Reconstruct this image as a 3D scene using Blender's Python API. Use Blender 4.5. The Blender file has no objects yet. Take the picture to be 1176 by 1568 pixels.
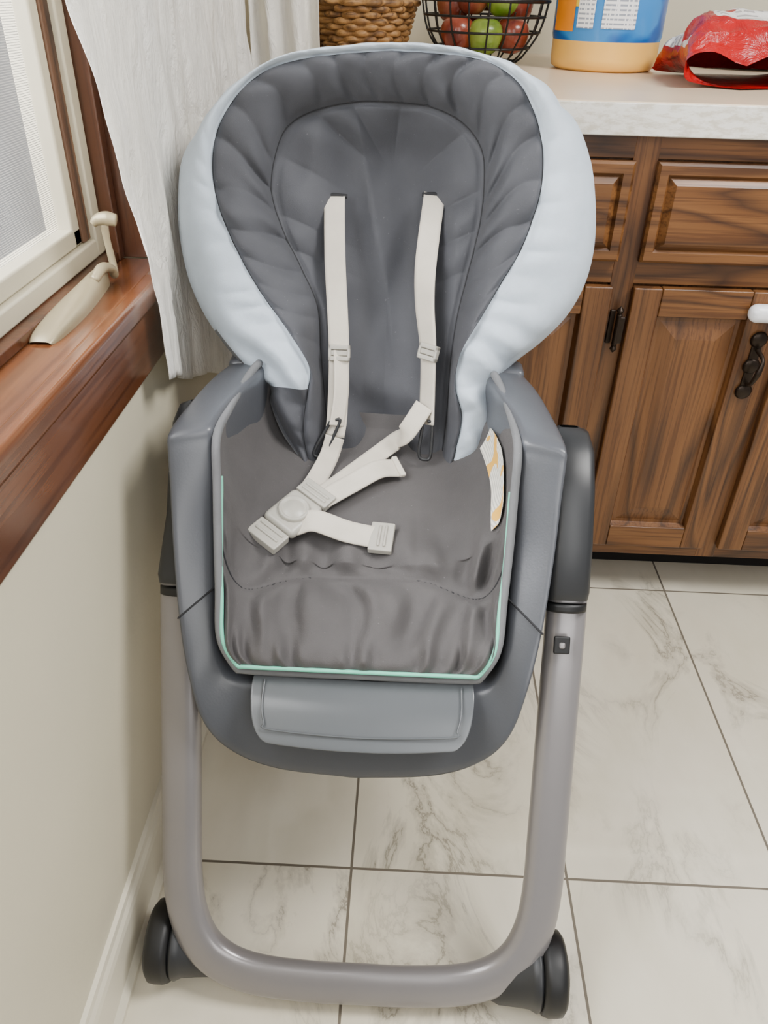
import bpy, bmesh, math, random
from mathutils import Vector, Matrix, noise
random.seed(3)
H=1.10          # eye height in metres; the layout below is in units of H
scene=bpy.context.scene
COL=scene.collection

# ------------------------------------------------------------------ materials
def srgb(c):
    def f(v):
        v/=255.0
        return v/12.92 if v<=0.04045 else ((v+0.055)/1.055)**2.4
    return (f(c[0]),f(c[1]),f(c[2]),1)
class NT:
    def __init__(s,name):
        s.m=bpy.data.materials.new(name); s.m.use_nodes=True
        s.t=s.m.node_tree; s.b=s.t.nodes['Principled BSDF']; s.tc=None
    def n(s,typ,**k):
        x=s.t.nodes.new(typ)
        for a,b in k.items(): setattr(x,a,b)
        return x
    def l(s,a,b): s.t.links.new(a,b)
    def set(s,sock,v):
        if hasattr(v,'is_linked') or hasattr(v,'links'): s.l(v,sock)
        else: sock.default_value=v
    def coord(s,scale=(1,1,1),rot=(0,0,0),loc=(0,0,0)):
        if not s.tc: s.tc=s.n('ShaderNodeTexCoord')
        m=s.n('ShaderNodeMapping'); m.inputs['Scale'].default_value=scale; m.inputs['Rotation'].default_value=rot; m.inputs['Location'].default_value=loc
        s.l(s.tc.outputs['Object'],m.inputs[0]); return m.outputs[0]
    def noise(s,vec,scale,detail=3,rough=.5,dist=0):
        x=s.n('ShaderNodeTexNoise'); s.l(vec,x.inputs['Vector']); x.inputs['Scale'].default_value=scale
        x.inputs['Detail'].default_value=detail; x.inputs['Roughness'].default_value=rough; x.inputs['Distortion'].default_value=dist
        return x.outputs['Fac']
    def ramp(s,fac,stops,interp='LINEAR'):
        r=s.n('ShaderNodeValToRGB'); r.color_ramp.interpolation=interp
        e=r.color_ramp.elements
        while len(e)<len(stops): e.new(.5)
        for i,(p,c) in enumerate(stops): e[i].position=p; e[i].color=c
        s.l(fac,r.inputs[0]); return r.outputs[0]
    def math(s,op,a,b=0.0,c=None):
        x=s.n('ShaderNodeMath',operation=op); s.set(x.inputs[0],a); s.set(x.inputs[1],b)
        if c is not None: s.set(x.inputs[2],c)
        return x.outputs[0]
    def bump(s,h,st=.3,d=.01):
        x=s.n('ShaderNodeBump'); x.inputs['Strength'].default_value=st; x.inputs['Distance'].default_value=d; s.l(h,x.inputs['Height']); s.l(x.outputs[0],s.b.inputs['Normal'])
def cmix(N,f,a,b,mode='MIX'):
    x=N.n('ShaderNodeMixRGB',blend_type=mode); N.set(x.inputs[0],f); N.set(x.inputs[1],a); N.set(x.inputs[2],b); return x.outputs[0]
def plain(name,c,rough=.5,metal=0,var=.08,bs=None,bst=.1,spec=None,coat=0):
    N=NT(name); v=N.coord()
    c1=srgb(c); c2=tuple(x*(1-var) for x in c1[:3])+(1,); c0=tuple(min(1,x*(1+var)) for x in c1[:3])+(1,)
    f=N.noise(v,6,4)
    N.l(N.ramp(f,[(.3,c2),(.7,c0)]),N.b.inputs['Base Color'])
    N.b.inputs['Roughness'].default_value=rough; N.b.inputs['Metallic'].default_value=metal
    if coat: N.b.inputs['Coat Weight'].default_value=coat; N.b.inputs['Coat Roughness'].default_value=.1
    if bs: N.bump(N.noise(v,bs,3),bst,.005)
    return N.m
def fabric(name,c,rough=.85,sheen=.2,weave=900,wr=.25):
    N=NT(name); v=N.coord()
    c1=srgb(c); lo=tuple(x*.9 for x in c1[:3])+(1,); hi=tuple(min(1,x*1.1) for x in c1[:3])+(1,)
    f=N.noise(v,14,5,.6)
    base=N.ramp(f,[(.3,lo),(.7,hi)])
    sp=N.noise(v,260,2); spm=N.ramp(sp,[(.72,(0,0,0,1)),(.8,(1,1,1,1))])
    N.l(cmix(N,N.math('MULTIPLY',spm,.10),base,(.8,.8,.8,1)),N.b.inputs['Base Color'])
    N.b.inputs['Roughness'].default_value=rough; N.b.inputs['Sheen Weight'].default_value=sheen; N.b.inputs['Specular IOR Level'].default_value=.35
    w=N.noise(v,weave,1); big=N.noise(v,60,4,.6,.4)
    h=N.math('ADD',N.math('MULTIPLY',w,.3),N.math('MULTIPLY',big,.5))
    N.bump(h,wr,.003); return N.m

M={}
M['dark_fabric']=fabric('charcoal_fabric',(70,71,76),.68,.08)
M['seat_fabric']=fabric('seat_grey_fabric',(78,75,75),.72,.08,900,.4)
M['light_fabric']=fabric('pale_blue_fabric',(186,197,208),.8,.05)
M['edge_fabric']=fabric('edge_grey_fabric',(106,107,109),.8,.05)
M['seam']=plain('dark_thread',(30,30,33),.8)
M['mint']=plain('mint_piping',(112,200,172),.6)
M['shell']=plain('slate_plastic',(79,81,86),.32,0,.04,400,.03)
M['bowl']=plain('slate_plastic_dark',(69,71,76),.32,0,.04,400,.03)
M['footplate']=plain('footrest_plastic',(90,93,96),.22,0,.05)
M['dark_plastic']=plain('dark_plastic',(36,37,39),.42)
M['black']=plain('black_rubber',(16,16,17),.5)
M['leg']=plain('taupe_leg_paint',(134,130,130),.28,.35,.03,coat=.25)
M['strap']=fabric('cream_webbing',(200,192,178),.8,.1,1500,.1)
M['buckle']=plain('buckle_plastic',(170,166,156),.35)
M['wall']=plain('beige_wall_paint',(206,198,174),.5,0,.02,120,.05)
M['trimwhite']=plain('cream_trim_paint',(224,216,194),.35,0,.03)
M['vinyl']=plain('cream_window_vinyl',(186,178,156),.4,0,.05)
M['crank']=plain('champagne_metal',(152,140,112),.35,.3,.05)
M['bronze']=plain('antique_bronze',(46,36,28),.4,.7,.2)
M['white']=plain('white_plastic',(238,238,240),.3,0,.02)
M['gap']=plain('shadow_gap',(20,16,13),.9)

def wood(name,dark,mid,light,axis,rough=.3,scale=1.0,coat=.2,n=7.0,pore=.5):
    N=NT(name)
    sc={'z':(7*scale,7*scale,.9*scale),'x':(.9*scale,7*scale,7*scale),'y':(7*scale,.9*scale,7*scale)}[axis]
    v=N.coord(sc)
    base=N.noise(v,1.3,2,.4,.3)
    rings=N.math('FRACT',N.math('MULTIPLY',base,n))
    r=N.ramp(rings,[(0,srgb(dark)),(.22,srgb(mid)),(.7,srgb(light)),(1,srgb(dark))])
    sc2=tuple(x*(30 if x>2*scale else 5) for x in sc)
    fine=N.noise(N.coord(sc2),1.0,3,.6)
    pores=N.ramp(fine,[(.38,(.38,.28,.2,1)),(.52,(1,1,1,1))])
    c=cmix(N,pore,r,pores,'MULTIPLY')
    tone=N.noise(N.coord((1,1,1)),3,2); tr=N.ramp(tone,[(.3,(.82,.80,.77,1)),(.7,(1.1,1.08,1.05,1))])
    c=cmix(N,.8,c,tr,'MULTIPLY')
    N.l(c,N.b.inputs['Base Color']); N.b.inputs['Roughness'].default_value=rough; N.b.inputs['Coat Weight'].default_value=coat; N.b.inputs['Coat Roughness'].default_value=.15
    N.bump(fine,.1,.003); return N.m
M['oak_v']=wood('oak_vertical_grain',(72,44,21),(104,66,33),(118,78,42),'z',.42,1,.06,9,.6)
M['oak_h']=wood('oak_horizontal_grain',(72,44,21),(108,69,34),(122,81,43),'x',.42,1,.06,9,.6)
M['sill']=wood('stained_sill_wood',(76,42,22),(91,52,29),(104,62,36),'y',.26,.6,.35,4,.6)
M['jamb']=wood('stained_jamb_wood',(60,33,18),(76,43,24),(86,49,28),'z',.35,.6,.2,4)
M['sash_wood']=wood('weathered_sash_wood',(48,33,25),(92,64,45),(112,82,60),'z',.6,1.5,0,7,.8)

def floor_mat():
    N=NT('marble_tile'); S=1/H
    v=N.coord((S,S,S)); sep=N.n('ShaderNodeSeparateXYZ'); N.l(v,sep.inputs[0])
    ux=N.math('DIVIDE',N.math('ADD',sep.outputs[0],.046+.2935*20),.2935)
    uy=N.math('DIVIDE',N.math('ADD',sep.outputs[1],-.605+.628*20),.628)
    fx=N.math('FRACT',ux); fy=N.math('FRACT',uy)
    def edge(f,size,w):
        d=N.math('MINIMUM',f,N.math('SUBTRACT',1.0,f)); return N.math('LESS_THAN',N.math('MULTIPLY',d,size),w)
    g=N.math('MAXIMUM',edge(fx,.2935,.0018),edge(fy,.628,.0018))
    ix=N.math('FLOOR',ux); iy=N.math('FLOOR',uy)
    off=N.n('ShaderNodeCombineXYZ'); N.l(N.math('MULTIPLY',ix,3.7),off.inputs[0]); N.l(N.math('MULTIPLY',iy,5.3),off.inputs[1]); N.l(N.math('ADD',ix,iy),off.inputs[2])
    add=N.n('ShaderNodeVectorMath',operation='ADD'); N.l(v,add.inputs[0]); N.l(off.outputs[0],add.inputs[1])
    mp=N.n('ShaderNodeMapping'); mp.inputs['Rotation'].default_value=(0,0,.6); mp.inputs['Scale'].default_value=(1.8,1.0,1); N.l(add.outputs[0],mp.inputs[0])
    vv=mp.outputs[0]
    n1=N.noise(vv,3.4,8,.62,.8); d1=N.math('ABSOLUTE',N.math('SUBTRACT',n1,.5))
    vein=N.ramp(d1,[(0,(1,1,1,1)),(.010,(.45,.45,.45,1)),(.06,(0,0,0,1))])
    msk=N.ramp(N.noise(vv,2.4,2),[(.42,(0,0,0,1)),(.62,(1,1,1,1))])
    vm=N.math('MULTIPLY',vein,msk)
    cloud=N.noise(vv,2.5,5,.6)
    base=N.ramp(cloud,[(.3,srgb((210,201,178))),(.7,srgb((229,221,202)))])
    c=cmix(N,N.math('MULTIPLY',vm,.8),base,srgb((114,106,92)))
    c=cmix(N,g,c,srgb((104,95,82)))
    N.l(c,N.b.inputs['Base Color'])
    N.l(N.math('ADD',N.math('MULTIPLY',g,.6),.07),N.b.inputs['Roughness'])
    N.bump(N.math('SUBTRACT',1.0,g),.3,.002)
    return N.m
M['floor']=floor_mat()
def curtain_mat():
    N=NT('crinkled_curtain_cotton'); v=N.coord((1,1,.35))
    h=N.noise(v,38,6,.65,1.2)
    N.l(N.ramp(N.noise(v,8,3),[(.3,srgb((244,240,230))),(.7,srgb((252,249,243)))]),N.b.inputs['Base Color'])
    N.b.inputs['Roughness'].default_value=.9
    N.bump(h,.8,.014)
    tr=N.n('ShaderNodeBsdfTranslucent'); tr.inputs[0].default_value=srgb((248,245,236)); mx=N.n('ShaderNodeMixShader'); mx.inputs[0].default_value=.2
    out=N.t.nodes['Material Output']; N.l(N.b.outputs[0],mx.inputs[1]); N.l(tr.outputs[0],mx.inputs[2]); N.l(mx.outputs[0],out.inputs[0])
    return N.m
M['curtain']=curtain_mat()
def screen_mat():
    N=NT('insect_screen'); v=N.coord((1,1,1))
    sep=N.n('ShaderNodeSeparateXYZ'); N.l(v,sep.inputs[0])
    def ln(o): return N.math('LESS_THAN',N.math('FRACT',N.math('MULTIPLY',o,420.0)),.34)
    g=N.math('MAXIMUM',ln(sep.outputs[1]),ln(sep.outputs[2]))
    N.b.inputs['Base Color'].default_value=srgb((190,190,190))
    tr=N.n('ShaderNodeBsdfTransparent'); mx=N.n('ShaderNodeMixShader'); N.l(g,mx.inputs[0])
    out=N.t.nodes['Material Output']; N.l(tr.outputs[0],mx.inputs[1]); N.l(N.b.outputs[0],mx.inputs[2]); N.l(mx.outputs[0],out.inputs[0]); return N.m
M['screen']=screen_mat()
def counter_edge_mat():
    N=NT('laminate_counter_edge'); v=N.coord((1,1,3))
    f=N.noise(v,40,5,.7)
    N.l(N.ramp(f,[(.4,srgb((208,200,184))),(.55,srgb((234,230,221)))]),N.b.inputs['Base Color']); N.b.inputs['Roughness'].default_value=.45
    return N.m
M['cedge']=counter_edge_mat()
M['ctop']=plain('laminate_counter_top',(218,196,168),.3,0,.05)

# ------------------------------------------------------------------ helpers
def mkobj(name,verts,faces,mats,fm=None,smooth=True,parent=None,mods=()):
    me=bpy.data.meshes.new(name); me.from_pydata([tuple(Vector(v)*H) for v in verts],[],faces)
    if not isinstance(mats,(list,tuple)): mats=[mats]
    for m in mats: me.materials.append(m)
    if fm:
        for p,i in zip(me.polygons,fm): p.material_index=i
    me.update()
    bm=bmesh.new(); bm.from_mesh(me); bmesh.ops.remove_doubles(bm,verts=bm.verts,dist=1e-5); bmesh.ops.recalc_face_normals(bm,faces=bm.faces); bm.to_mesh(me); bm.free()
    for p in me.polygons: p.use_smooth=smooth
    ob=bpy.data.objects.new(name,me); COL.objects.link(ob)
    if parent: ob.parent=parent
    return ob
def subsurf(ob,l=2):
    m=ob.modifiers.new('s','SUBSURF'); m.levels=l; m.render_levels=l; return ob
def solid(ob,t,off=0):
    m=ob.modifiers.new('t','SOLIDIFY'); m.thickness=t*H; m.offset=off; return ob
def grid(name,rows,mats,matf=None,closed=False,**k):
    n=len(rows[0]); V=[p for r in rows for p in r]; F=[];fm=[]
    for i in range(len(rows)-1):
        for j in range(n if closed else n-1):
            j2=(j+1)%n
            F.append((i*n+j,i*n+j2,(i+1)*n+j2,(i+1)*n+j)); fm.append(matf(i,j) if matf else 0)
    return mkobj(name,V,F,mats,fm,**k)
def empty(name):
    e=bpy.data.objects.new(name,None); COL.objects.link(e); return e
def boxes(name,lst,mat,bev=.0,parent=None,seg=2,smooth=False):
    """lst of (x0,x1,y0,y1,z0,z1)"""
    me=bpy.data.meshes.new(name); bm=bmesh.new()
    for b in lst:
        c=((b[0]+b[1])/2,(b[2]+b[3])/2,(b[4]+b[5])/2); s=(b[1]-b[0],b[3]-b[2],b[5]-b[4])
        r=bmesh.ops.create_cube(bm,size=1)
        for v in r['verts']: v.co=Vector((c[0]+v.co.x*s[0],c[1]+v.co.y*s[1],c[2]+v.co.z*s[2]))*H
    bm.to_mesh(me); bm.free(); me.materials.append(mat)
    ob=bpy.data.objects.new(name,me); COL.objects.link(ob)
    if bev:
        m=ob.modifiers.new('b','BEVEL'); m.width=bev*H; m.segments=seg; m.limit_method='ANGLE'
        for p in me.polygons: p.use_smooth=True
        m.harden_normals=True
    if parent: ob.parent=parent
    return ob
def catmull(P,n):
    P=[Vector(p) for p in P]
    out=[]
    for i in range(len(P)-1):
        p0=P[i-1] if i>0 else P[i]*2-P[i+1]; p1=P[i]; p2=P[i+1]; p3=P[i+2] if i+2<len(P) else P[i+1]*2-P[i]
        for k in range(12):
            t=k/12; out.append(.5*((2*p1)+(p2-p0)*t+(2*p0-5*p1+4*p2-p3)*t*t+(3*p1-p0-3*p2+p3)*t**3))
    out.append(P[-1])
    L=[0]
    for a,b in zip(out,out[1:]): L.append(L[-1]+(b-a).length)
    res=[];j=0
    for i in range(n):
        d=L[-1]*i/(n-1)
        while j<len(L)-2 and L[j+1]<d: j+=1
        s=L[j+1]-L[j]; f=(d-L[j])/s if s>1e-9 else 0
        res.append(out[j].lerp(out[j+1],min(1,max(0,f))))
    return res
def tube(name,pts,r,mat,parent=None,seg=12,flat=None,closed=False,n=None,caps=True,smooth_path=True):
    if smooth_path: P=catmull(pts,n or max(8,len(pts)*8))
    else: P=[Vector(p) for p in pts]
    rr=r if isinstance(r,(list,tuple)) else [r]*2
    prev=None; rows=[]
    for i,p in enumerate(P):
        if closed: t=(P[(i+1)%len(P)]-P[i-1]).normalized()
        else: t=(P[min(i+1,len(P)-1)]-P[max(i-1,0)]).normalized()
        if flat: a=(flat[0]-t*flat[0].dot(t)).normalized()
        else:
            if prev is None: a=t.orthogonal().normalized()
            else: a=(prev-t*prev.dot(t)).normalized()
        prev=a; b=t.cross(a)
        f=i/(len(P)-1)*(len(rr)-1); k=min(int(f),len(rr)-2); R=rr[k]*(1-(f-k))+rr[k+1]*(f-k)
        ra=R*(flat[1] if flat else 1)
        rows.append([p+a*(math.cos(2*math.pi*j/seg)*ra)+b*(math.sin(2*math.pi*j/seg)*R) for j in range(seg)])
    if closed: rows.append(rows[0])
    V=[v for r_ in rows for v in r_]; F=[]
    for i in range(len(rows)-1):
        for j in range(seg): F.append((i*seg+j,i*seg+(j+1)%seg,(i+1)*seg+(j+1)%seg,(i+1)*seg+j))
    if caps and not closed:
        F.append(tuple(range(seg))[::-1]); F.append(tuple((len(rows)-1)*seg+j for j in range(seg)))
    return mkobj(name,V,F,mat,parent=parent)
def lathe(name,prof,center,mat,axis='z',parent=None,seg=48,matf=None):
    rows=[]
    for r,h in prof:
        row=[]
        for j in range(seg):
            a=2*math.pi*j/seg; c,s=math.cos(a)*r,math.sin(a)*r
            q={'z':(c,s,h),'x':(h,c,s),'y':(c,h,s)}[axis]
            row.append(Vector(center)+Vector(q))
        rows.append(row)
    return grid(name,rows,mat,matf,closed=True,parent=parent)
def ribbon(name,pts,width,nrm,mat,parent=None,th=.0022,n=60,wf=None):
    P=catmull(pts,n); N_=[Vector(v) for v in nrm]; rows=[]
    for i,p in enumerate(P):
        t=(P[min(i+1,n-1)]-P[max(i-1,0)]).normalized()
        f=i/(n-1)*(len(N_)-1); k=min(int(f),len(N_)-2) if len(N_)>1 else 0
        nn=N_[k].lerp(N_[k+1],f-k) if len(N_)>1 else N_[0]
        w=t.cross(nn).normalized()
        rows.append([p+w*(width*(q-.5)) for q in (0,.15,.5,.85,1)])
    ob=grid(name,rows,mat,parent=parent); solid(ob,th,0); return ob
def sm(a,b,x):
    t=min(1,max(0,(x-a)/(b-a))); return t*t*(3-2*t)
def nz(x,y=0,z=0): return noise.noise(Vector((x,y,z)))
def puffs(ph,e=.6):      # rounded puffs with narrow creases
    return 2*abs(math.sin(ph/2))**e-1.25

# ------------------------------------------------------------------ camera
cam=bpy.data.cameras.new('camera'); co=bpy.data.objects.new('camera',cam); COL.objects.link(co)
X=Vector((0.99896,-0.0409,0.02015)).normalized(); D=Vector((57,805,-1190)).normalized(); U=X.cross(D).normalized(); X=D.cross(U).normalized()
R=Matrix((X,D,U)); co.matrix_world=Matrix.Translation((0,0,H))@R.to_4x4()
cam.sensor_fit='VERTICAL'; cam.sensor_height=32; cam.sensor_width=24; cam.lens=1190/1568*32; cam.clip_start=.02
scene.camera=co

# ------------------------------------------------------------------ room
boxes('floor',[(-.31,1.6,-.8,2.2,-.03,0)],M['floor'])
boxes('wall_left',[(-.42,-.31,-.8,2.2,-.03,.70),(-.42,-.31,.965,2.2,.70,1.75),(-.42,-.31,-.8,.965,1.45,1.75),(-.42,-.31,-.8,-.25,.70,1.45)],M['wall'])
boxes('wall_back',[(-.31,1.6,2.1,2.2,0,1.75)],M['wall'])
prof=[(0,0),(.016,0),(.017,.012),(.012,.02),(.0105,.022),(.0105,.078),(.009,.086),(.006,.092),(.005,.1),(0,.102)]
rows=[[(-.31+a,y,b) for a,b in prof] for y in (-.8,2.1)]
grid('baseboard_left',rows,M['trimwhite'],smooth=False)

# window
win=empty('window_1')
boxes('sill_board',[(-.385,-.303,-.25,.955,.700,.716)],M['sill'],.004,win)
boxes('sill_apron',[(-.31,-.294,-.3,.892,.622,.700)],M['sill'],.004,win)
boxes('apron_nosing',[(-.31,-.288,-.3,.895,.690,.7165)],M['sill'],.007,win,3)
boxes('jamb',[(-.40,-.312,.955,.965,.716,1.45)],M['jamb'],.001,win)
boxes('stop_moulding',[(-.372,-.35,.938,.955,.716,1.45),(-.372,-.352,-.25,.938,.716,.727)],M['jamb'],.002,win)
boxes('vinyl_frame',[(-.395,-.366,.915,.938,.727,1.45),(-.395,-.366,-.25,.915,.727,.748)],M['vinyl'],.003,win)
boxes('weathered_sash',[(-.40,-.372,.893,.915,.748,1.45)],M['sash_wood'],.002,win)
boxes('sash_frame',[(-.405,-.374,.872,.893,.748,1.45),(-.405,-.374,-.25,.893,.748,.768)],M['vinyl'],.003,win)
mkobj('screen',[(-.39,-.25,.76),(-.39,.88,.76),(-.39,.88,1.45),(-.39,-.25,1.45)],[(0,1,2,3)],M['screen'],parent=win,smooth=False)
rows=[]
for i,(y,w,h) in enumerate([(.672,.010,.003),(.68,.014,.008),(.72,.016,.012),(.77,.015,.015),(.81,.011,.019),(.84,.008,.022),(.852,.006,.016),(.856,.003,.008)]):
    cx=-.340
    rows.append([(cx-w,y,.716),(cx-w,y,.716+h*.7),(cx-w*.7,y,.716+h),(cx,y,.716+h*1.05),(cx+w*.7,y,.716+h),(cx+w,y,.716+h*.7),(cx+w,y,.716)])
ob=grid('crank_housing',rows,M['crank'],parent=win); subsurf(ob,1)
tube('crank_arm',[(-.335,.81,.733),(-.332,.83,.740),(-.330,.850,.734),(-.331,.860,.724),(-.333,.866,.735),(-.335,.866,.76),(-.335,.865,.778)],[.005,.006,.005,.0045,.004,.0037,.0045],M['crank'],win)
tube('crank_knob',[(-.346,.862,.778),(-.341,.863,.782),(-.332,.864,.784),(-.321,.865,.782)],[.004,.0068,.0075,.0065],M['crank'],win)

# curtains
def curtain(name,fn,nu=130,nv=110):
    rows=[[fn(i/nu,j/nv) for i in range(nu+1)] for j in range(nv+1)]
    ob=grid(name,rows,M['curtain']); solid(ob,.0012); return ob
def cur1(u,v):
    zz=1.5-v*(1.5-.588)
    y0=.755 if zz>.98 else (.755+(.98-zz)/.3*.07 if zz>.68 else .825-(.68-zz)*.05)
    y=y0+(1.52-y0)*u
    hem=.598-.43*(min(y,1.25)-.864)
    z=1.5-v*(1.5-hem)
    amp=.005+.009*sm(1.2,.6,z)
    near=sm(.88,.95,y)*sm(1.25,1.12,y)      # pressed flat to the wall behind the head cushion
    x=-.284+amp*.7*math.sin(u*34+nz(u*3,z*2)*2.5)+.008*nz(u*12,z*7,3)+.004*nz(u*30,z*20,5)-.010*sm(.7,1.0,z)
    x+=.004*math.exp(-((u-.03)/.05)**2)*sm(.9,.6,z)
    x=x*(1-near)+near*(-.2995+.0032*math.sin(u*60)+.0025*nz(u*20,z*10))
    if y<.91 and z<.73: x=max(x,-.284)
    return (max(x,-.306),y,z+.004*math.sin(u*20)*(v**4))
curtain('curtain',cur1)
def cur2(u,v):
    z=1.5-v*(1.5-.3)
    return (-.298+.122*u,1.60+.012*math.sin(u*16+nz(z*2,u)*1.5)+.004*nz(u*8,z*6),z)
curtain('curtain',cur2,50,50)

# ------------------------------------------------------------------ kitchen base cabinet
cab=empty('kitchen_base_cabinet')
Y=1.2236
boxes('carcass',[(-.15,1.5,Y+.012,2.08,.097,.832)],M['oak_v'],0,cab)
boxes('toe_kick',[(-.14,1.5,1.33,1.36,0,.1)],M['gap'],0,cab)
xs=[.082,.333,.592,.85]
boxes('frame_stiles',[(-.15,-.10,Y,Y+.015,.097,.832)]+[(x-.018,x+.018,Y,Y+.015,.097,.832) for x in xs],M['oak_v'],.001,cab)
boxes('frame_rails',[(-.15,1.5,Y+.0005,Y+.014,.802,.832),(-.15,1.5,Y+.0005,Y+.014,.622,.660),(-.15,1.5,Y+.0005,Y+.014,.097,.128)],M['oak_h'],.001,cab)
def panel_front(name,x0,x1,z0,z1,fr,horizontal=False):
    t=.016
    if horizontal:
        V=[];F=[]
        ins=[0,0,.004,.016,.020,.030]; yy=[Y,Y-.010,Y-.014,Y-.014,Y-.009,Y-.018]
        for a,b in zip(ins,yy): V+= [(x0+a,b,z0+a),(x1-a,b,z0+a),(x1-a,b,z1-a),(x0+a,b,z1-a)]
        for i in range(len(ins)-1):
            for j in range(4): F.append((i*4+j,i*4+(j+1)%4,i*4+4+(j+1)%4,i*4+4+j))
        k=(len(ins)-1)*4; F.append((k,k+1,k+2,k+3))
        return mkobj(name,V,F,M['oak_h'],smooth=False,parent=cab)
    boxes(name+'_stiles',[(x0,x0+fr,Y-t,Y,z0,z1),(x1-fr,x1,Y-t,Y,z0,z1)],M['oak_v'],.003,cab)
    boxes(name+'_rails',[(x0+fr,x1-fr,Y-t+.0005,Y,z0,z0+fr),(x0+fr,x1-fr,Y-t+.0005,Y,z1-fr,z1)],M['oak_h'],.002,cab)
    a0,a1,c0,c1=x0+fr,x1-fr,z0+fr,z1-fr
    V=[];F=[]; ins=[0,.004,.010,.038,.042]; yy=[Y-t+.003,Y-.003,Y-.003,Y-.010,Y-.0105]
    for a,b in zip(ins,yy): V+= [(a0+a,b,c0+a),(a1-a,b,c0+a),(a1-a,b,c1-a),(a0+a,b,c1-a)]
    for i in range(len(ins)-1):
        for j in range(4): F.append((i*4+j,i*4+(j+1)%4,i*4+4+(j+1)%4,i*4+4+j))
    k=(len(ins)-1)*4; F.append((k,k+1,k+2,k+3))
    mkobj(name+'_panel',V,F,M['oak_v'],smooth=False,parent=cab)
for i,(a,b) in enumerate([(-.10,.070),(.094,.318),(.350,.580),(.606,.838),(.862,1.10)]):
    panel_front('drawer_front_%d'%(i+1),a,b,.658,.800,.04,True)
    panel_front('door_%d'%(i+1),a,b,.126,.620,.045)
def hinge(x,z,nm):
    boxes(nm+'_plate',[(x-.012,x-.003,Y-.004,Y+.001,z-.028,z+.028),(x-.003,x+.010,Y-.020,Y-.014,z-.022,z+.022)],M['bronze'],.002,cab)
    tube(nm+'_barrel',[(x,Y-.016,z-.026),(x,Y-.016,z+.026)],.0045,M['bronze'],cab,10)
    for k,s in enumerate((-1,1)): tube(nm+'_finial_%d'%k,[(x,Y-.016,z+s*.026),(x,Y-.016,z+s*.032),(x,Y-.016,z+s*.038)],[.003,.006,.001],M['bronze'],cab,10)
hinge(.335,.552,'hinge_upper'); hinge(.335,.20,'hinge_lower')
px=.562
boxes('pull_backplate',[(px-.008,px+.008,Y-.020,Y-.015,.455,.545)],M['bronze'],.003,cab)
for k,z in enumerate((.545,.50,.455)): lathe('pull_rosette_%d'%k,[(0,-.004),(.010,-.004),(.014,0),(.010,.003)],(px,Y-.019,z),M['bronze'],'y',cab,16)
tube('pull_bail',[(px,Y-.024,.53),(px+.004,Y-.045,.52),(px,Y-.05,.50),(px-.004,Y-.045,.48),(px,Y-.024,.47)],[.004,.003,.005,.003,.004],M['bronze'],cab,10)
boxes('child_lock',[(px-.034,px+.026,Y-.045,Y-.017,.578,.606)],M['white'],.013,cab,5)
boxes('worktop_edge',[(-.165,1.5,1.2,1.222,.834,.8755)],M['cedge'],.002,cab)
boxes('worktop',[(-.165,1.5,1.2015,2.1,.845,.877)],M['ctop'],.002,cab)

# ------------------------------------------------------------------ jar
ZC=.877
jar=empty('drink_mix_jar'); jx,jy,jr=.350,1.72,.100
M['powder']=plain('orange_powder_plastic',(236,184,92),.3,0,.1)
N=NT('blue_jar_label'); f=N.noise(N.coord(),9,2,.4,.3)
N.l(cmix(N,N.ramp(f,[(.42,(0,0,0,1)),(.5,(1,1,1,1))]),srgb((18,84,160)),srgb((50,130,200))),N.b.inputs['Base Color']); N.b.inputs['Roughness'].default_value=.25
M['label']=N.m
def facts(name,fg,bg):
    N=NT(name); v=N.coord(); sep=N.n('ShaderNodeSeparateXYZ'); N.l(v,sep.inputs[0])
    ln=N.math('LESS_THAN',N.math('FRACT',N.math('MULTIPLY',sep.outputs[2],130.0)),.42)
    w=N.math('GREATER_THAN',N.noise(N.coord((90,90,6)),3,1),.45)
    N.l(cmix(N,N.math('MULTIPLY',N.math('MULTIPLY',ln,w),.7),srgb(bg),srgb(fg)),N.b.inputs['Base Color']); N.b.inputs['Roughness'].default_value=.35; return N.m
M['facts']=facts('nutrition_panel_print',(60,80,110),(240,240,240))
M['orange']=plain('orange_fruit_print',(240,140,20),.35,0,.25)
M['yellow']=plain('yellow_print',(245,205,40),.35,0,.1)
lathe('jar_body',[(0,.0),(.086,.0),(.096,.006),(.098,.02),(.098,.048),(.100,.056),(.100,.30),(.09,.33),(.07,.345),(0,.345)],(jx,jy,ZC),[M['powder'],M['label']],'z',jar,64,lambda i,j:1 if 4<=i<=6 else 0)
def cpatch(nm,a0,a1,z0,z1,mat,dr):
    rows=[[(jx+math.cos(math.radians(a0+(a1-a0)*i/12))*(jr+dr),jy+math.sin(math.radians(a0+(a1-a0)*i/12))*(jr+dr),ZC+z0+(z1-z0)*j/4) for i in range(13)] for j in range(5)]
    grid(nm,rows,mat,parent=jar)
cpatch('nutrition_panel',252,286,.068,.26,M['facts'],.001)
cpatch('yellow_band',200,236,.100,.30,M['yellow'],.0006)
cpatch('orange_graphic',190,222,.062,.125,M['orange'],.0014)
cpatch('white_text_block',226,244,.068,.12,M['facts'],.0016)

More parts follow.
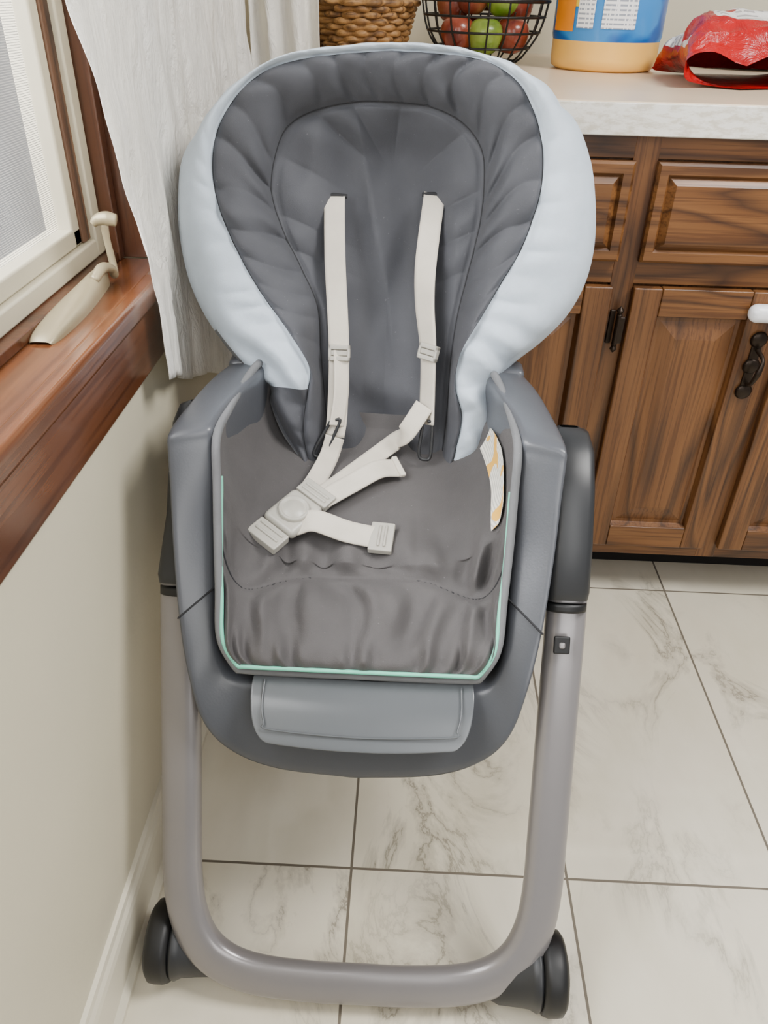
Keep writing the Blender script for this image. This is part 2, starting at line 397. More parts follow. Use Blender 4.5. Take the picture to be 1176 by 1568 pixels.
# chip bag: pillow bag lying on its back, torn open end towards the room
bag=empty('snack_bag')
N=NT('red_white_foil'); v=N.coord(); sep=N.n('ShaderNodeSeparateXYZ'); N.l(v,sep.inputs[0])
wob=N.math('MULTIPLY',N.noise(v,9,3),.05)
side=N.math('GREATER_THAN',N.math('ADD',sep.outputs[2],wob),(ZC+.052)*H+.025)
front=N.math('GREATER_THAN',N.math('ADD',sep.outputs[1],wob),1.450*H+.025)
side=N.math('MULTIPLY',side,front)
red=N.ramp(N.noise(v,10,3),[(.3,srgb((112,6,10))),(.6,srgb((176,16,20)))])
txt=N.math('MULTIPLY',N.math('LESS_THAN',N.math('FRACT',N.math('MULTIPLY',sep.outputs[1],75.0)),.4),N.math('GREATER_THAN',N.noise(N.coord((26,3,3)),3,1),.5))
wt=cmix(N,N.math('MULTIPLY',txt,.6),srgb((222,218,214)),srgb((90,84,92)))
rp=N.math('GREATER_THAN',N.noise(N.coord((1,1,1)),8,2),.56)
wt=cmix(N,rp,wt,srgb((160,20,26)))
N.l(cmix(N,side,red,wt),N.b.inputs['Base Color']); N.b.inputs['Roughness'].default_value=.24; N.bump(N.noise(v,22,5,.6,1),.7,.014)
M['bag']=N.m
rows=[]
for i in range(61):
    u=i/60; row=[]
    th=.012+.040*math.sin(math.pi*min(1,u*.9+.1))**.6 if u<.97 else .006
    if u<.1: th=.018+.03*u/.1*.5
    wd=.120-.012*math.sin(math.pi*u)
    for j in range(64):
        a=2*math.pi*j/64; cx,cy=math.cos(a),math.sin(a)
        px_=wd*abs(cx)**.6*(1 if cx>0 else -1); pz=th*abs(cy)**.9*(1 if cy>0 else -1)
        q=Vector((.532+.02*u+px_, 1.40+.25*u+(.012*math.sin(px_*60) if u<.1 else 0), ZC+th+.002+pz+ (.010*sm(.15,0,u)*(1+math.sin(px_*50)) if cy>0 else 0)))
        fr=abs(nz(q.x*30,q.y*26,q.z*26)); d=.014*nz(q.x*12,q.y*12,q.z*12)-.014*fr
        q.z=max(q.z+d*(1 if cy>-.2 else 0)*min(1,th/.03),ZC+.001); q.x+=cx*d*.6
        row.append(q)
    rows.append(row)
o=grid('bag_body',rows,M['bag'],closed=True,parent=bag)

# baskets and fruit
M['wire']=plain('black_wire',(28,26,25),.4,.5)
M['wicker']=wood('wicker_cane',(86,56,26),(140,100,54),(170,128,76),'x',.6,3,0)
def apple(nm,c,r,mat,par):
    prof=[(.0,-.78),(.25,-.86),(.55,-.78),(.82,-.45),(.98,0),(.95,.4),(.75,.72),(.45,.85),(.2,.8),(.0,.62)]
    o=lathe(nm,[(a*r,b*r) for a,b in prof],c,mat,'z',par,20)
    tube(nm+'_stem',[(c[0],c[1],c[2]+.6*r),(c[0]+.1*r,c[1],c[2]+1.1*r)],.05*r,M['bronze'],par,6); subsurf(o,1)
def two(name,a,b):
    N=NT(name); f=N.noise(N.coord(),18,3); N.l(N.ramp(f,[(.4,srgb(a)),(.6,srgb(b))]),N.b.inputs['Base Color']); N.b.inputs['Roughness'].default_value=.25; return N.m
M['rapple']=two('red_apple_skin',(96,32,24),(140,64,42)); M['gapple']=two('green_apple_skin',(92,124,34),(132,152,60)); M['mango']=two('mango_skin',(120,56,40),(150,98,58))
wb=empty('wire_fruit_basket'); bx,by,bs=.122,1.75,.95
def ring(nm,z,r,t,par,c):
    P=[(c[0]+math.cos(a)*r,c[1]+math.sin(a)*r,z) for a in [2*math.pi*k/48 for k in range(48)]]
    tube(nm,P,t,M['wire'],par,8,closed=True,smooth_path=False)
for k,(z,r) in enumerate([(.006,.07),(.03,.095),(.055,.112),(.08,.120),(.105,.125)]): ring('wire_ring_%d'%k,ZC+z,r*bs,.002 if k<4 else .0035,wb,(bx,by))
for k in range(20):
    a=2*math.pi*k/20; c,s=math.cos(a)*bs,math.sin(a)*bs
    tube('wire_rib_%d'%k,[(bx+c*r,by+s*r,ZC+z) for r,z in ((.02,.006),(.07,.006),(.095,.03),(.112,.055),(.120,.08),(.125,.105))],.0018,M['wire'],wb,6,n=14)
ap=[(-.06,-.05,.05,'rapple'),(.0,-.065,.048,'gapple'),(.06,-.04,.05,'rapple'),(-.03,.03,.05,'rapple'),(.04,.04,.05,'gapple'),(-.03,-.02,.11,'mango'),(.035,-.03,.108,'gapple'),(.0,.04,.115,'mango'),(-.07,.01,.095,'mango'),(.07,.02,.095,'rapple')]
for k,(a,b,c,m) in enumerate(ap): apple('fruit_%d'%k,(bx+a*.85,by+b*.85,ZC+c),.034,M[m],wb)
kb=empty('wicker_basket'); kx,ky=-.118,1.80
for k in range(10):
    z=.008+k*.0098; r=.078+.0026*k+ (.004 if k==9 else 0)
    P=[]
    for q in range(96):
        a=2*math.pi*q/96; rr=r+.004*math.sin(a*16+(math.pi if k%2 else 0)); P.append((kx+math.cos(a)*rr*1.05,ky+math.sin(a)*rr,ZC+z))
    tube('cane_%d'%k,P,.0058,M['wicker'],kb,8,closed=True,smooth_path=False)
for k in range(16):
    a=2*math.pi*(k+.5)/16; c,s=math.cos(a),math.sin(a)
    tube('stake_%d'%k,[(kx+c*.082,ky+s*.078,ZC+.002),(kx+c*.106,ky+s*.102,ZC+.106)],.004,M['wicker'],kb,6,n=6)
lathe('base_weave',[(0,.004),(.079,.004),(.079,.01),(0,.01)],(kx,ky,ZC),M['wicker'],'z',kb)
for k,(a,b,c,m) in enumerate([(-.036,-.036,.06,'gapple'),(.036,-.036,.06,'gapple'),(0,.036,.06,'gapple'),(-.02,0,.10,'gapple'),(.036,.02,.10,'gapple')]): apple('green_fruit_%d'%k,(kx+a,ky+b,ZC+c),.034,M[m],kb)
tr=empty('serving_tray')
lathe('tray_dish',[(0,.004),(.12,.004),(.16,.02),(.165,.022),(.165,.025),(.12,.009),(0,.008)],(.70,1.90,ZC),plain('steel_tray',(170,172,175),.2,.8),'z',tr)

# ------------------------------------------------------------------ HIGH CHAIR
ch=empty('high_chair')
B0=Vector((-.036,.91,.473)); T=Vector((0,.17,.473)).normalized(); NN=Vector((0,-T.z,T.y))
def BP(u,v,w): return B0+Vector((u,0,0))+T*v+NN*w
K3L=[(-95,-5),(-122,35),(-136,72),(-136,92),(-157,106),(-190,141),(-218,180),(-237,222),(-247,271),(-248,315),(-241,362),(-216,398),(-185,433),(-143,459),(-91,476),(-35,484),(5,487)]
K3R=[(5,487),(57,486),(105,481),(147,469),(186,447),(218,417),(241,379),(253,330),(257,279),(250,234),(231,195),(202,163),(164,130),(148,97),(152,57),(138,-5)]
K2L=[(-85,-10),(-92,20),(-93,48),(-87,89),(-85,121),(-112,164),(-144,206),(-171,250),(-194,301),(-202,344),(-196,387),(-173,425),(-143,450),(-105,464),(-53,472),(6,477)]
K2R=[(6,477),(65,475),(113,469),(148,451),(168,425),(182,391),(187,356),(184,320),(169,269),(149,231),(124,184),(103,144),(99,104),(110,64),(106,22),(100,-10)]
K1L=[(-60,-15),(-65,35),(-70,86),(-75,136),(-80,193),(-101,239),(-125,285),(-139,330),(-133,374),(-118,404),(-86,422),(-36,433),(7,434)]
K1R=[(7,434),(53,430),(93,413),(117,385),(123,352),(122,308),(116,270),(108,231),(99,183),(94,126),(93,58),(88,-15)]
Mh=260
def full(L,Rr):
    a=catmull([(p[0]/1000,p[1]/1000,0) for p in L],Mh+1); b=catmull([(p[0]/1000,p[1]/1000,0) for p in Rr],Mh+1)
    return a+b[1:]
C1,C2,C3=full(K1L,K1R),full(K2L,K2R),full(K3L,K3R)
C0=[Vector((.008,p.y*.84-.002,0)) for p in C1]
cen=Vector((0,.27,0))
C4=[cen+(p-cen)*.955 for p in C3]; C5=[cen+(p-cen)*.6 for p in C3]
n_t=len(C1)
def low(v): return .55+.45*sm(-.02,.16,v)
W0,W1,W2,W3,W4,W5=-.040,.010,.048,.030,-.022,-.035
rings=[]; tag=[]
def addring(Ca,Cb,wa,wb,puff,n,kind,last=False,pw=.6):
    for k in range(n+(1 if last else 0)):
        a=k/n; row=[]
        for i in range(n_t):
            t=i/(n_t-1)
            p=Ca[i].lerp(Cb[i],a); s=max(0,math.sin(math.pi*a))**pw
            top=sm(.14,.36,p.y)
            if kind==0:
                d=1-a
                w=wa+(wb-wa)*a**(1.3+1.2*top)+.010*s*sm(.2,.9,a)
                jit=.55+.9*abs(nz(t*14,3))
                w+= .0150*jit*top*puffs(t*2*math.pi*17+5*nz(t*7),.8)*math.exp(-(d/.40)**2)*s
                e=1 if a<.35 else s
                w+= .018*nz(p.x*15+2*nz(p.y*4,1),p.y*3.4,1.3)*e
                w+= .011*(1-2*abs(nz(p.x*12+5,p.y*4+p.x*7,2)))*e
                w+= .007*math.sin(p.y*75+p.x*30)*math.exp(-((p.y-.05)/.05)**2)*e
                w-= .008*math.exp(-(d/.05)**2)
            elif kind==1:
                w=wa+(wb-wa)*a+puff*s
                ph=t*2*math.pi*31+5.0*nz(t*10,a*1.0)+a*1.2
                jit=.5+1.2*abs(nz(t*17,5))
                env=math.exp(-(a/.40)**2)+.6*math.exp(-((1-a)/.34)**2)
                w+= .0140*jit*puffs(ph,.8)*(.30+.70*top)*env*s**.5
                w+= .012*nz(p.x*14,p.y*14,7)*s
            elif kind==2:
                w=wa+(wb-wa)*a+puff*s
                w+= .009*nz(p.x*13,p.y*13,2)*s+.0035*(.4+abs(nz(t*20))*2)*puffs(t*2*math.pi*44+6*nz(t*11,a),.9)*math.exp(-(a/.35)**2)*s**.5
                w+= .011*sm(.22,.11,p.y)*math.sin(p.y*110+p.x*100+nz(p.x*10,p.y*10)*3)*s*.7
            else: w=wa+(wb-wa)*a
            w*=1 if kind>2 else (low(p.y) if w>0 else 1)
            row.append(BP(p.x,p.y,w))
        rings.append(row); tag.append(kind)
addring(C0,C1,W0,W1,.004,28,0,pw=.8)
addring(C1,C2,W1,W2,.021,22,1,pw=.5)
addring(C2,C3,W2,W3,.021,16,2,pw=.55)
addring(C3,C4,W3,W4,0,6,3)
addring(C4,C5,W4,W5,0,4,4,True)
i1=28; i2=50; o3=66
for k in range(-5,6):
    a=k/6
    for i in range(n_t):
        p=C3[i]; t=i/(n_t-1)
        b=(math.sin(math.pi*a)*.012 if k>=0 else 0)+.0035*puffs(t*math.pi*2*26+3*nz(t*15),.8)*sm(.36,.44,p.y)*(1-abs(k)/6)
        d=(p-cen).normalized(); rings[o3+k][i]=rings[o3+k][i]+Vector((d.x*b,0,0))+T*(d.y*b)
def cm(i,j):
    k=tag[i]
    if k==2:
        v=C3[j].y
        if j<n_t/2 and v<.092: return 0
        return 1
    if k==3: return 1 if i<o3+2 and not (j<n_t/2 and C3[j].y<.16) else 2
    return 0 if k<3 else 2
grid('backrest_cushion',rings,[M['dark_fabric'],M['light_fabric'],M['edge_fabric']],cm,parent=ch)
tube('seam_outer',[rings[i2][i]+NN*.0002 for i in range(0,n_t,2)],.0010,M['seam'],ch,6,smooth_path=False)
tube('seam_inner',[rings[i1][i]+NN*.0002 for i in range(0,n_t,2)],.0010,M['seam'],ch,6,smooth_path=False)
def back_w(u,v):
    q=BP(u,v,0); best=None
    for i in range(0,i2):
        for j in range(0,n_t,3):
            p=rings[i][j]; dx=p.x-q.x; vv=(p-B0).dot(T)-v
            e=dx*dx+vv*vv
            if best is None or e<best[0]: best=(e,(p-B0).dot(NN))
    return best[1]
rows=[]
for k in range(9):
    v=-.04+k*.055; hw=.11+.03*math.sin(k/8*math.pi)
    rows.append([BP(x*hw,v,-.085-.012*(1-x*x)) for x in [-1+.2*q for q in range(11)]])
o=grid('back_support',rows,M['shell'],parent=ch); solid(o,.012,0)

# seat pad -----------------------------------------------------------
xc=-.038
RC=[(.945,.52),(.918,.478),(.86,.461),(.78,.452),(.73,.441),(.697,.430),(.66,.416),(.63,.402),(.605,.389),(.596,.381)]
RB=[(.128,.935,.60),(.145,.905,.605),(.155,.86,.600),(.160,.78,.600),(.160,.722,.597),(.159,.700,.555),(.157,.672,.505),(.152,.636,.460),(.147,.603,.420),(.130,.592,.388)]
def interp(A,s):
    n=len(A)-1; s=max(0,min(n,s)); i=min(int(s),n-1); f=s-i
    P=[Vector(A[max(0,min(n,i+k))] if len(A[0])==3 else (A[max(0,min(n,i+k))][0],A[max(0,min(n,i+k))][1],0)) for k in (-1,0,1,2)]
    p0,p1,p2,p3=P
    return .5*((2*p1)+(p2-p0)*f+(2*p0-5*p1+4*p2-p3)*f*f+(3*p1-p0-3*p2+p3)*f**3)
def s_seam(q):
    a=abs(q); return 4.95+1.0*sm(.2,.7,a)-.15*sm(.7,.95,a)
def pad(s,q,off=0,wr=True):
    c=interp(RC,s); b=interp(RB,s); a=abs(q); sg=1 if q>=0 else -1
    sn=math.sin(math.pi/2*a)
    x=b.x*sn**.95; zf=(1-math.cos(math.pi/2*a))**2.0
    y=c.x+(b.y-c.x)*zf; z=c.y+(b.z-c.y)*zf
    seam=s_seam(q)
    if s<seam: puff=.014*(1-zf)*max(0,math.sin(math.pi*min(1,max(0,s-.5)/(seam-.5))))**.45
    else: puff=.015*(1-a**6)*max(0,math.sin(math.pi*(s-seam)/(9-seam)))**.45
    z+=puff
    if s>seam: y-=puff*.8
    if wr:
        d=s-seam
        ph=q*23+4.5*nz(q*2.1,s*.35)+.5*nz(q*9)
        jit=.5+1.3*abs(nz(q*4.3,s*.25,9))
        if d>0:
            w=.0135*jit*(math.sin(ph)*.6+puffs(ph,1.1)*.4)*sm(0,.6,d)*(.40+.60*sm(3.6,.6,d))*sm(0.1,1.0,9-s)
            w+=.004*math.sin(q*46+3*nz(q*6))*math.exp(-((s-7.9)/.7)**2)
        else:
            w=.0105*jit*math.sin(ph+1)*sm(0,.5,-d)*math.exp(-((d+.5)/1.3)**2)
        w*=(1-a**6)
        w+=.005*nz(q*2.2,s*.8,8)*(1-a**3)*sm(0,1,9-s)
        w+=.009*nz(q*5+5,s*1.1,3)*zf*(1-a**10)
        z+=w*(1-.6*zf); y-=w*.7 if s>4.5 else 0; x-=w*zf
    p=Vector((xc+sg*x,y,z))
    return p+Vector((-sg*zf*off,-.5*off if s>5 else 0,off*(1-zf)))
ns,nq=190,180
rows=[[pad(9*i/ns,-1+2*j/nq) for j in range(nq+1)] for i in range(ns+1)]
grid('seat_pad',rows,M['seat_fabric'],parent=ch)
bp=[pad(s/10,-1,0,False) for s in range(10,88,3)]+[pad(9,q/20,0,False) for q in range(-19,20,2)]+[pad(s/10,1,0,False) for s in range(87,9,-3)]
tube('pad_edge_binding',bp,.0048,M['edge_fabric'],ch,10,n=240)
mp=[pad(s/10,-.958,.0035,False) for s in range(46,87,3)]+[pad(8.82,q/20,.0045,False) for q in range(-18,19,2)]+[pad(s/10,.958,.0035,False) for s in range(86,45,-3)]
tube('mint_piping',mp,.0024,M['mint'],ch,8,n=240)
tube('pad_front_seam',[pad(s_seam(q/40),q/40,.0006) for q in range(-37,38)],.0013,M['seam'],ch,6,n=160)
N=NT('warning_label_print'); v=N.coord(); sep=N.n('ShaderNodeSeparateXYZ'); N.l(v,sep.inputs[0])
blk=N.math('GREATER_THAN',N.noise(N.coord((1,1,1)),24,1),.57)
ln=N.math('MULTIPLY',N.math('LESS_THAN',N.math('FRACT',N.math('MULTIPLY',sep.outputs[2],220.0)),.4),N.math('SUBTRACT',1.0,blk))
c=cmix(N,blk,srgb((232,228,216)),srgb((232,176,70))); c=cmix(N,N.math('MULTIPLY',ln,.5),c,srgb((130,125,115)))
N.l(c,N.b.inputs['Base Color']); N.b.inputs['Roughness'].default_value=.6
rows=[[pad(1.9+(a/16)*2.5,.70+.17*(b/8)*(1-.5*abs(a/16-.4))+.015*math.sin(a/16*5)+.02*(a/16),.006) for b in range(9)] for a in range(17)]
o=grid('warning_label',rows,N.m,parent=ch)

# shell ---------------------------------------------------------------
O=[(.190,.93,.592),(.200,.86,.600),(.208,.76,.606),(.211,.716,.604),(.211,.706,.590),(.209,.692,.560),(.205,.660,.500),(.196,.618,.432),(.183,.583,.378),(.167,.563,.328),(.138,.556,.292),(.087,.552,.270),(0,.550,.262)]
I=[(.138,.915,.598),(.146,.86,.604),(.160,.775,.609),(.163,.732,.608),(.163,.722,.594),(.163,.712,.570),(.163,.690,.510),(.160,.650,.452),(.156,.614,.407),(.144,.598,.376),(.122,.594,.366),(.080,.592,.362),(0,.592,.360)]
BK=[(.190,.93,.50),(.200,.87,.48),(.206,.82,.46),(.208,.80,.455),(.208,.795,.452),(.206,.79,.45),(.200,.77,.42),(.189,.735,.375),(.173,.70,.335),(.152,.68,.305),(.12,.672,.285),(.075,.668,.275),(0,.665,.27)]
def sect(k):
    o,i,b=Vector(O[k]),Vector(I[k]),Vector(BK[k])
    d=(o-i).normalized(); e=(b-o).normalized()
    ii=i+(Vector((0,.012,-.03)) if k<6 else Vector((0,.035,-.01)))
    r=.007
    mid=o.lerp(i,.5)-e*.001
    return [Vector((0.0,.80,.40)).lerp(b,.55), b, o.lerp(b,.5), o+e*r, o+e*r*.2-d*r*.1, o-d*r, mid, i+d*r*.7, i+e*.002, ii, ii+(Vector((0,.01,-.06)) if k<6 else Vector((0,.03,0)))]
secs=[sect(k) for k in range(len(O))]
def dens(secs,n):
    m=len(secs[0]); cols=[]
    for j in range(m):
        P=[s[j] for s in secs]; out=[]
        for q in range(n):
            f=q/(n-1)*(len(P)-1); i=min(int(f),len(P)-2); t=f-i
            p1,p2=P[i],P[i+1]; p0=P[i-1] if i>0 else p1*2-p2; p3=P[i+2] if i+2<len(P) else p2*2-p1
            out.append(.5*((2*p1)+(p2-p0)*t+(2*p0-5*p1+4*p2-p3)*t*t+(3*p1-p0-3*p2+p3)*t**3))
        cols.append(out)
    return [[cols[j][i] for j in range(m)] for i in range(n)]
half=dens(secs,97)
Lf=[[Vector((xc-p.x,p.y,p.z)) for p in s] for s in half]; Rt=[[Vector((xc+p.x,p.y,p.z)) for p in s] for s in half]
allr=Lf+Rt[::-1][1:]
isplit=next(i for i,s in enumerate(half) if i>40 and s[5].z<.437)
tot=len(allr)
o=grid('seat_shell',allr,[M['shell'],M['bowl']],lambda i,j:1 if isplit<=i<tot-1-isplit else 0,parent=ch); subsurf(o,1)
for nm,S in (('shell_joint_left',Lf[isplit]),('shell_joint_right',Rt[isplit])):
    tube(nm,[p+Vector((0,-.0004,0)) for p in S[3:9]],.0011,M['seam'],ch,6,n=60)
for sg,nm in ((-1,'arm_back_left'),(1,'arm_back_right')):
    x=xc+sg*.165
    boxes(nm,[(x-.026,x+.026,.925,.965,.44,.597)],M['shell'],.008,ch,3)
boxes('under_seat_tray',[(xc-.14,xc+.14,.66,.95,.36,.40)],M['bowl'],.02,ch,3)
rows=[]
fc=xc+.006
for a,(y,z,hw) in enumerate([(.600,.364,.112),(.594,.373,.119),(.580,.369,.121),(.562,.357,.119),(.547,.345,.115),(.537,.338,.107),(.534,.335,.099)]):
    rows.append([Vector((fc+hw*x,y+.004*x*x,z-.004*(1-x*x))) for x in (-1,-.97,-.9,-.6,-.3,0,.3,.6,.9,.97,1)])
o=grid('footrest_plate',rows,M['footplate'],parent=ch); solid(o,.010,0); m=o.modifiers.new('b','BEVEL'); m.width=.003*H; m.segments=2; m.limit_method='ANGLE'; subsurf(o,1)
rim=[Vector((fc+hw*x,y-.002,z+.0068)) for x,y,z,hw in [(-1,.590,.371,.106),(-1,.565,.358,.106),(-.96,.550,.348,.106),(-.9,.545,.3435,.106),(0,.543,.339,.106),(.9,.545,.3435,.106),(.96,.550,.348,.106),(1,.565,.358,.106),(1,.590,.371,.106)]]
tube('footrest_ridge',rim,.0011,M['footplate'],ch,6,n=80)

# legs ------------------------------------------------------------------
lx=-.0265
def legp(hx,z): return (hx, .442+.571*(z-.035), z)
pts=[legp(-.217,.455),legp(-.216,.40),legp(-.213,.30),legp(-.210,.20),legp(-.208,.145),legp(-.201,.103),legp(-.184,.070),legp(-.155,.049),legp(-.113,.038),legp(-.05,.034),legp(0,.034)]
pts=pts+[(-p[0],p[1],p[2]) for p in pts[::-1][1:]]
pts=[(lx+p[0],p[1],p[2]) for p in pts]
def legtube(nm,pts,ra,rb,nrm):
    P=catmull(pts,180); rows=[]; seg=28
    for i,p in enumerate(P):
        t=(P[min(i+1,179)]-P[max(i-1,0)]).normalized(); b=(nrm-t*nrm.dot(t)).normalized(); a=t.cross(b)
        row=[]
        for j in range(seg):
            th=2*math.pi*j/seg; c,s=math.cos(th),math.sin(th)
            row.append(p+a*(ra*abs(c)**.7*(1 if c>0 else -1))+b*(rb*abs(s)**.7*(1 if s>0 else -1)))
        rows.append(row)
    return grid(nm,rows,M['leg'],closed=True,parent=ch)
nl=Vector((0,-.868,.496))
legtube('front_leg_frame',pts,.0222,.014,nl)
rp=[(-.210,.72,.50),(-.208,.80,.36),(-.206,.90,.18),(-.200,.955,.08),(-.185,.975,.045),(-.15,.985,.032),(0,.987,.030)]
rp=rp+[(-p[0],p[1],p[2]) for p in rp[::-1][1:]]
legtube('rear_leg_frame',[(lx+p[0],p[1],p[2]) for p in rp],.018,.013,Vector((0,.868,.45)))
def wheel(cx,sg,y,nm,r=.046):
    w=.028
    prof=[(.0,0),(.016,0),(.018,.003),(.028,.003),(.030,.0),(r-.006,.0),(r-.001,-.004),(r,-.010),(r,-w+.008),(r-.002,-w+.002),(r-.010,-w),(0,-w)]
    lathe(nm+'_tyre',[(a,b*sg) for a,b in prof],(cx,y,r),[M['black'],M['dark_plastic']],'x',ch,48,lambda i,j:1 if i<4 else 0)
    rows=[]
    for rr,h,dz,dy in [(0,-w,0,0),(r-.006,-w,0,0),(r-.004,-w-.004,0,0),(r-.009,-w-.012,-.002,0),(r-.014,-w-.028,-.006,-.002),(r-.022,-w-.046,-.014,-.006),(.012,-w-.062,-.020,-.008),(0,-w-.064,-.020,-.008)]:
        rows.append([Vector((cx+h*sg,y+dy+math.cos(2*math.pi*j/40)*rr,r*.98+dz+math.sin(2*math.pi*j/40)*rr)) for j in range(40)])
    grid(nm+'_housing',rows,M['dark_plastic'],closed=True,parent=ch)
wheel(lx-.248,-1,.474,'front_wheel_left'); wheel(lx+.239,1,.460,'front_wheel_right')
wheel(lx-.236,-1,.985,'rear_wheel_left',.042); wheel(lx+.236,1,.985,'rear_wheel_right',.042)
for sg,nm in ((-1,'left'),(1,'right')):
    x=lx+sg*.2135
    rows=[]
    for k,(y,z,hw,hd) in enumerate([(.667,.444,.0225,.019),(.672,.452,.0235,.024),(.70,.495,.0235,.032),(.735,.545,.0235,.034),(.765,.578,.0235,.029),(.785,.590,.020,.018),(.79,.592,.010,.008)]):
        f=Vector((0,.868,-.45)) if k<4 else Vector((0,.95,-.3))
        if sg<0 and k>1: y+=.03; hd*=.8
        row=[]
        for j in range(20):
            th=2*math.pi*j/20; c,s=math.cos(th),math.sin(th)
            row.append(Vector((x,y,z))+Vector((hw*abs(c)**.45*(1 if c>0 else -1),0,0))+f*(hd*abs(s)**.45*(1 if s>0 else -1)))
        rows.append(row)
    grid('height_hub_'+nm,rows,M['dark_plastic'],closed=True,parent=ch)
    tube('hub_collar_'+nm,[(x,.660,.432),(x,.664,.440)],.0235,M['black'],ch,24,flat=(nl,.75),n=4)
    if sg>0:
        c=Vector((x-.004,.642,.400))+nl*.0145
        ob=boxes('height_button_plate',[(-.009,.009,-.002,.002,-.010,.010)],M['black'],.003,ch); ob.location=c*H; ob.rotation_euler=(math.radians(-29),0,0)
        ob=boxes('height_button',[(-.0035,.0035,-.003,.003,-.0035,.0035)],M['leg'],.002,ch); ob.location=(c+nl*.001)*H; ob.rotation_euler=(math.radians(-29),0,0)

# harness ---------------------------------------------------------------
UP=Vector((0,0,1))
lw=back_w(-.063,.32); rw=back_w(.064,.33)
sL=[BP(-.063,.332,lw-.008),BP(-.0625,.322,lw+.006),BP(-.058,.25,.012),BP(-.050,.14,.022),BP(-.050,.06,.030)]
ribbon('shoulder_strap_left',sL+[BP(-.053,.03,.032)],.026,[NN],M['strap'],ch)
ribbon('shoulder_strap_left_tail',[BP(-.047,.14,.026),BP(-.045,.09,.034),BP(-.050,.045,.036)],.020,[NN+Vector((.5,0,0))],M['strap'],ch)
sR=[BP(.064,.338,rw-.008),BP(.063,.328,rw+.006),BP(.056,.25,.012),BP(.057,.20,.018),BP(.064,.14,.024),BP(.066,.05,.030)]
ribbon('shoulder_strap_right',sR,.027,[NN,NN,NN+Vector((-.6,0,0)),NN+Vector((-1.2,0,0)),NN+Vector((-1.2,0,0))],M['strap'],ch)
for nm,u,v,ww in (('strap_slot_left',-.063,.330,lw),('strap_slot_right',.064,.336,rw)):
    tube(nm,[BP(u-.016,v,ww),BP(u,v+.001,ww+.0005),BP(u+.016,v,ww)],.0028,M['seam'],ch,8,n=12)
def slider(nm,p,rz=0):
    o=boxes(nm,[(-.014,.014,-.004,.004,-.010,-.004),(-.014,.014,-.004,.004,.004,.010),(-.014,-.010,-.004,.004,-.01,.01),(.010,.014,-.004,.004,-.01,.01),(-.012,.012,-.0025,.0025,-.0035,.0035)],M['buckle'],.0015,ch)
    o.location=p*H; o.rotation_euler=(math.radians(-20),0,rz)
slider('strap_adjuster_left',BP(-.049,.137,.028)); slider('strap_adjuster_right',BP(.064,.142,.032),math.radians(-35))
def hook(nm,p,lean):
    q=p+Vector((lean,-.012,-.045))
    tube(nm,[p+Vector((-.006,0,0)),q+Vector((-.009,0,.006)),q+Vector((0,-.002,0)),q+Vector((.006,0,.006)),p+Vector((.006,0,0)),p+Vector((0,0,.003))],.0022,M['dark_plastic'],ch,8,n=50)
hook('strap_hook_left',BP(-.052,.050,.036),-.018); hook('strap_hook_right',BP(.067,.052,.036),0)
def onpad(x,y,l=.006):
    best=None
    for s in range(0,91,2):
        for q in range(-20,21):
            p=pad(s/10,q/20)
            e=(p.x-x)**2+(p.y-y)**2
            if best is None or e<best[0]: best=(e,p.z)
    return Vector((x,y,best[1]+l))
ribbon('waist_strap_left',[BP(-.052,.03,.034),onpad(-.095,.875,.012),onpad(-.105,.83,.012),onpad(-.112,.795,.018)],.025,[NN+Vector((.3,0,0)),UP+Vector((.2,-.3,0))],M['strap'],ch)
ribbon('waist_strap_right',[BP(.062,.075,.034),BP(.040,.040,.038),onpad(-.012,.905,.016),onpad(-.055,.855,.012),onpad(-.085,.815,.012),onpad(-.105,.785,.018)],.025,[NN+Vector((-.4,0,0)),UP+Vector((0,-.5,0)),UP],M['strap'],ch)
ribbon('waist_strap_tail',[onpad(-.006,.862,.012),onpad(-.03,.844,.020),onpad(-.06,.818,.018),onpad(-.095,.785,.016)],.027,[UP+Vector((.1,-.5,0)),UP+Vector((0,-.4,0))],M['strap'],ch)
o=boxes('strap_tail_tab',[(-.004,.004,-.016,.016,-.003,.003)],M['strap'],.002,ch); o.location=onpad(-.004,.863,.014)*H; o.rotation_euler=(.4,0,.5)
ribbon('crotch_strap',[onpad(-.120,.742,.018),onpad(-.098,.740,.024),onpad(-.06,.738,.012),onpad(-.022,.742,.012)],.028,[UP+Vector((0,-.5,0))],M['strap'],ch)
bc=onpad(-.126,.758,.016)
bk=Matrix.Translation(bc*H)@Matrix.Rotation(math.radians(57),4,'Z')@Matrix.Rotation(math.radians(16),4,'X')@Matrix.Rotation(math.radians(-10),4,'Y')@Matrix.Scale(1.14,4)
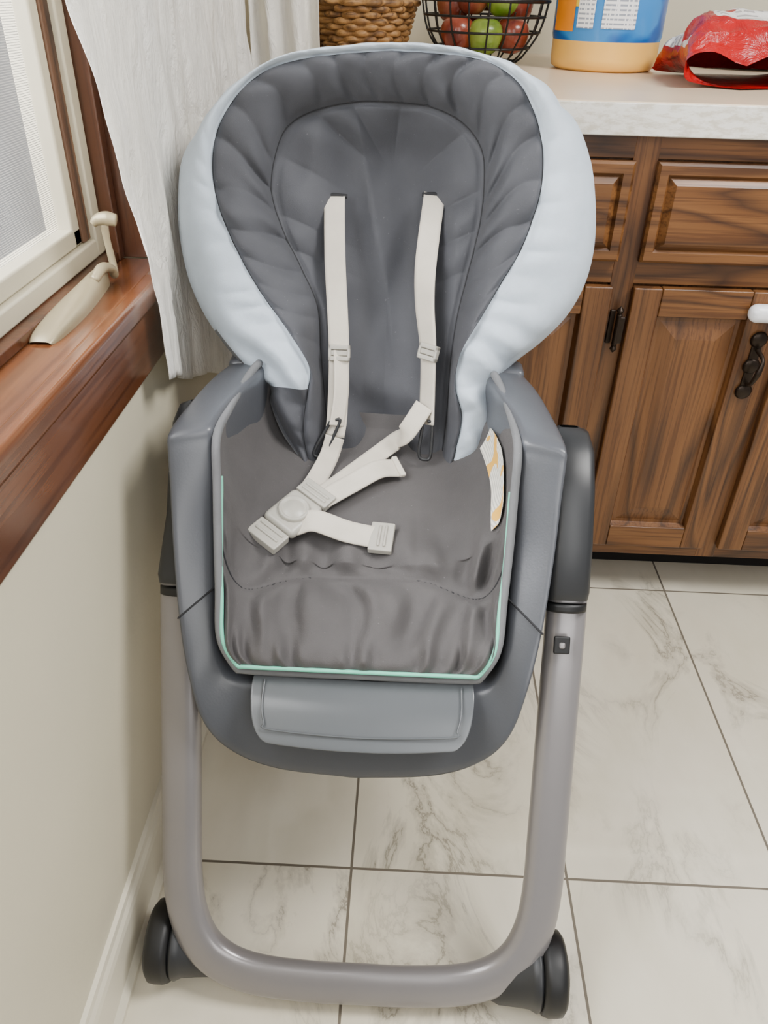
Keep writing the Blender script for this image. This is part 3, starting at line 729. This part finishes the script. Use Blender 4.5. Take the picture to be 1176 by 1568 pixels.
def bb(nm,lst,mat,bev):
    o=boxes(nm,lst,mat,bev,ch,3); o.matrix_world=bk; return o
bb('buckle_body',[(-.025,.025,-.021,.021,-.006,.007)],M['buckle'],.006)
bb('buckle_prong_right',[(.026,.046,-.020,.020,-.005,.005),(.030,.033,-.016,.016,.004,.007),(.036,.039,-.016,.016,.004,.007)],M['buckle'],.002)
bb('buckle_prong_left',[(-.050,-.027,-.019,.019,-.005,.005),(-.034,-.031,-.015,.015,.004,.007),(-.042,-.039,-.015,.015,.004,.007)],M['buckle'],.002)
o=lathe('buckle_button',[(0,.011),(.010,.011),(.0115,.0095),(.0125,.0095),(.0135,.0115),(.0155,.0115),(.0165,.009),(.0165,.004)],(0,0,0),M['buckle'],'z',ch,32); o.matrix_world=bk
cl=onpad(-.020,.742,.012)
o=boxes('strap_clip',[(-.014,.014,-.020,.020,-.004,.005),(-.004,-.001,-.015,.015,.004,.0075),(.003,.006,-.015,.015,.004,.0075)],M['buckle'],.002,ch); o.location=cl*H; o.rotation_euler=(.35,0,-.1)

# ------------------------------------------------------------------ light
w=bpy.data.worlds.new('world'); scene.world=w; w.use_nodes=True
w.node_tree.nodes['Background'].inputs[0].default_value=(.95,.97,1,1); w.node_tree.nodes['Background'].inputs[1].default_value=.42
def area(nm,loc,target,sx,sy,e,c):
    l=bpy.data.lights.new(nm,'AREA'); l.shape='RECTANGLE'; l.size=sx; l.size_y=sy; l.energy=e; l.color=c
    o=bpy.data.objects.new(nm,l); COL.objects.link(o); o.location=loc; o.rotation_euler=(Vector(target)-Vector(loc)).to_track_quat('-Z','Y').to_euler(); return o
area('window_daylight',(-.8,.45,1.45),(.3,.95,.4),1.3,.9,125,(.98,.99,1))
area('added_fill_high',(1.2,.6,2.3),(.1,.9,.5),.7,.7,56,(1,.98,.95))  # added fill lamp high on the right, not a fixture of the room
area('added_fill_front',(.5,-.75,1.5),(-.1,1.0,.5),.7,1.4,16,(1,.99,.97))  # added front fill from behind the camera, brightens floor and lower curtain; no door there
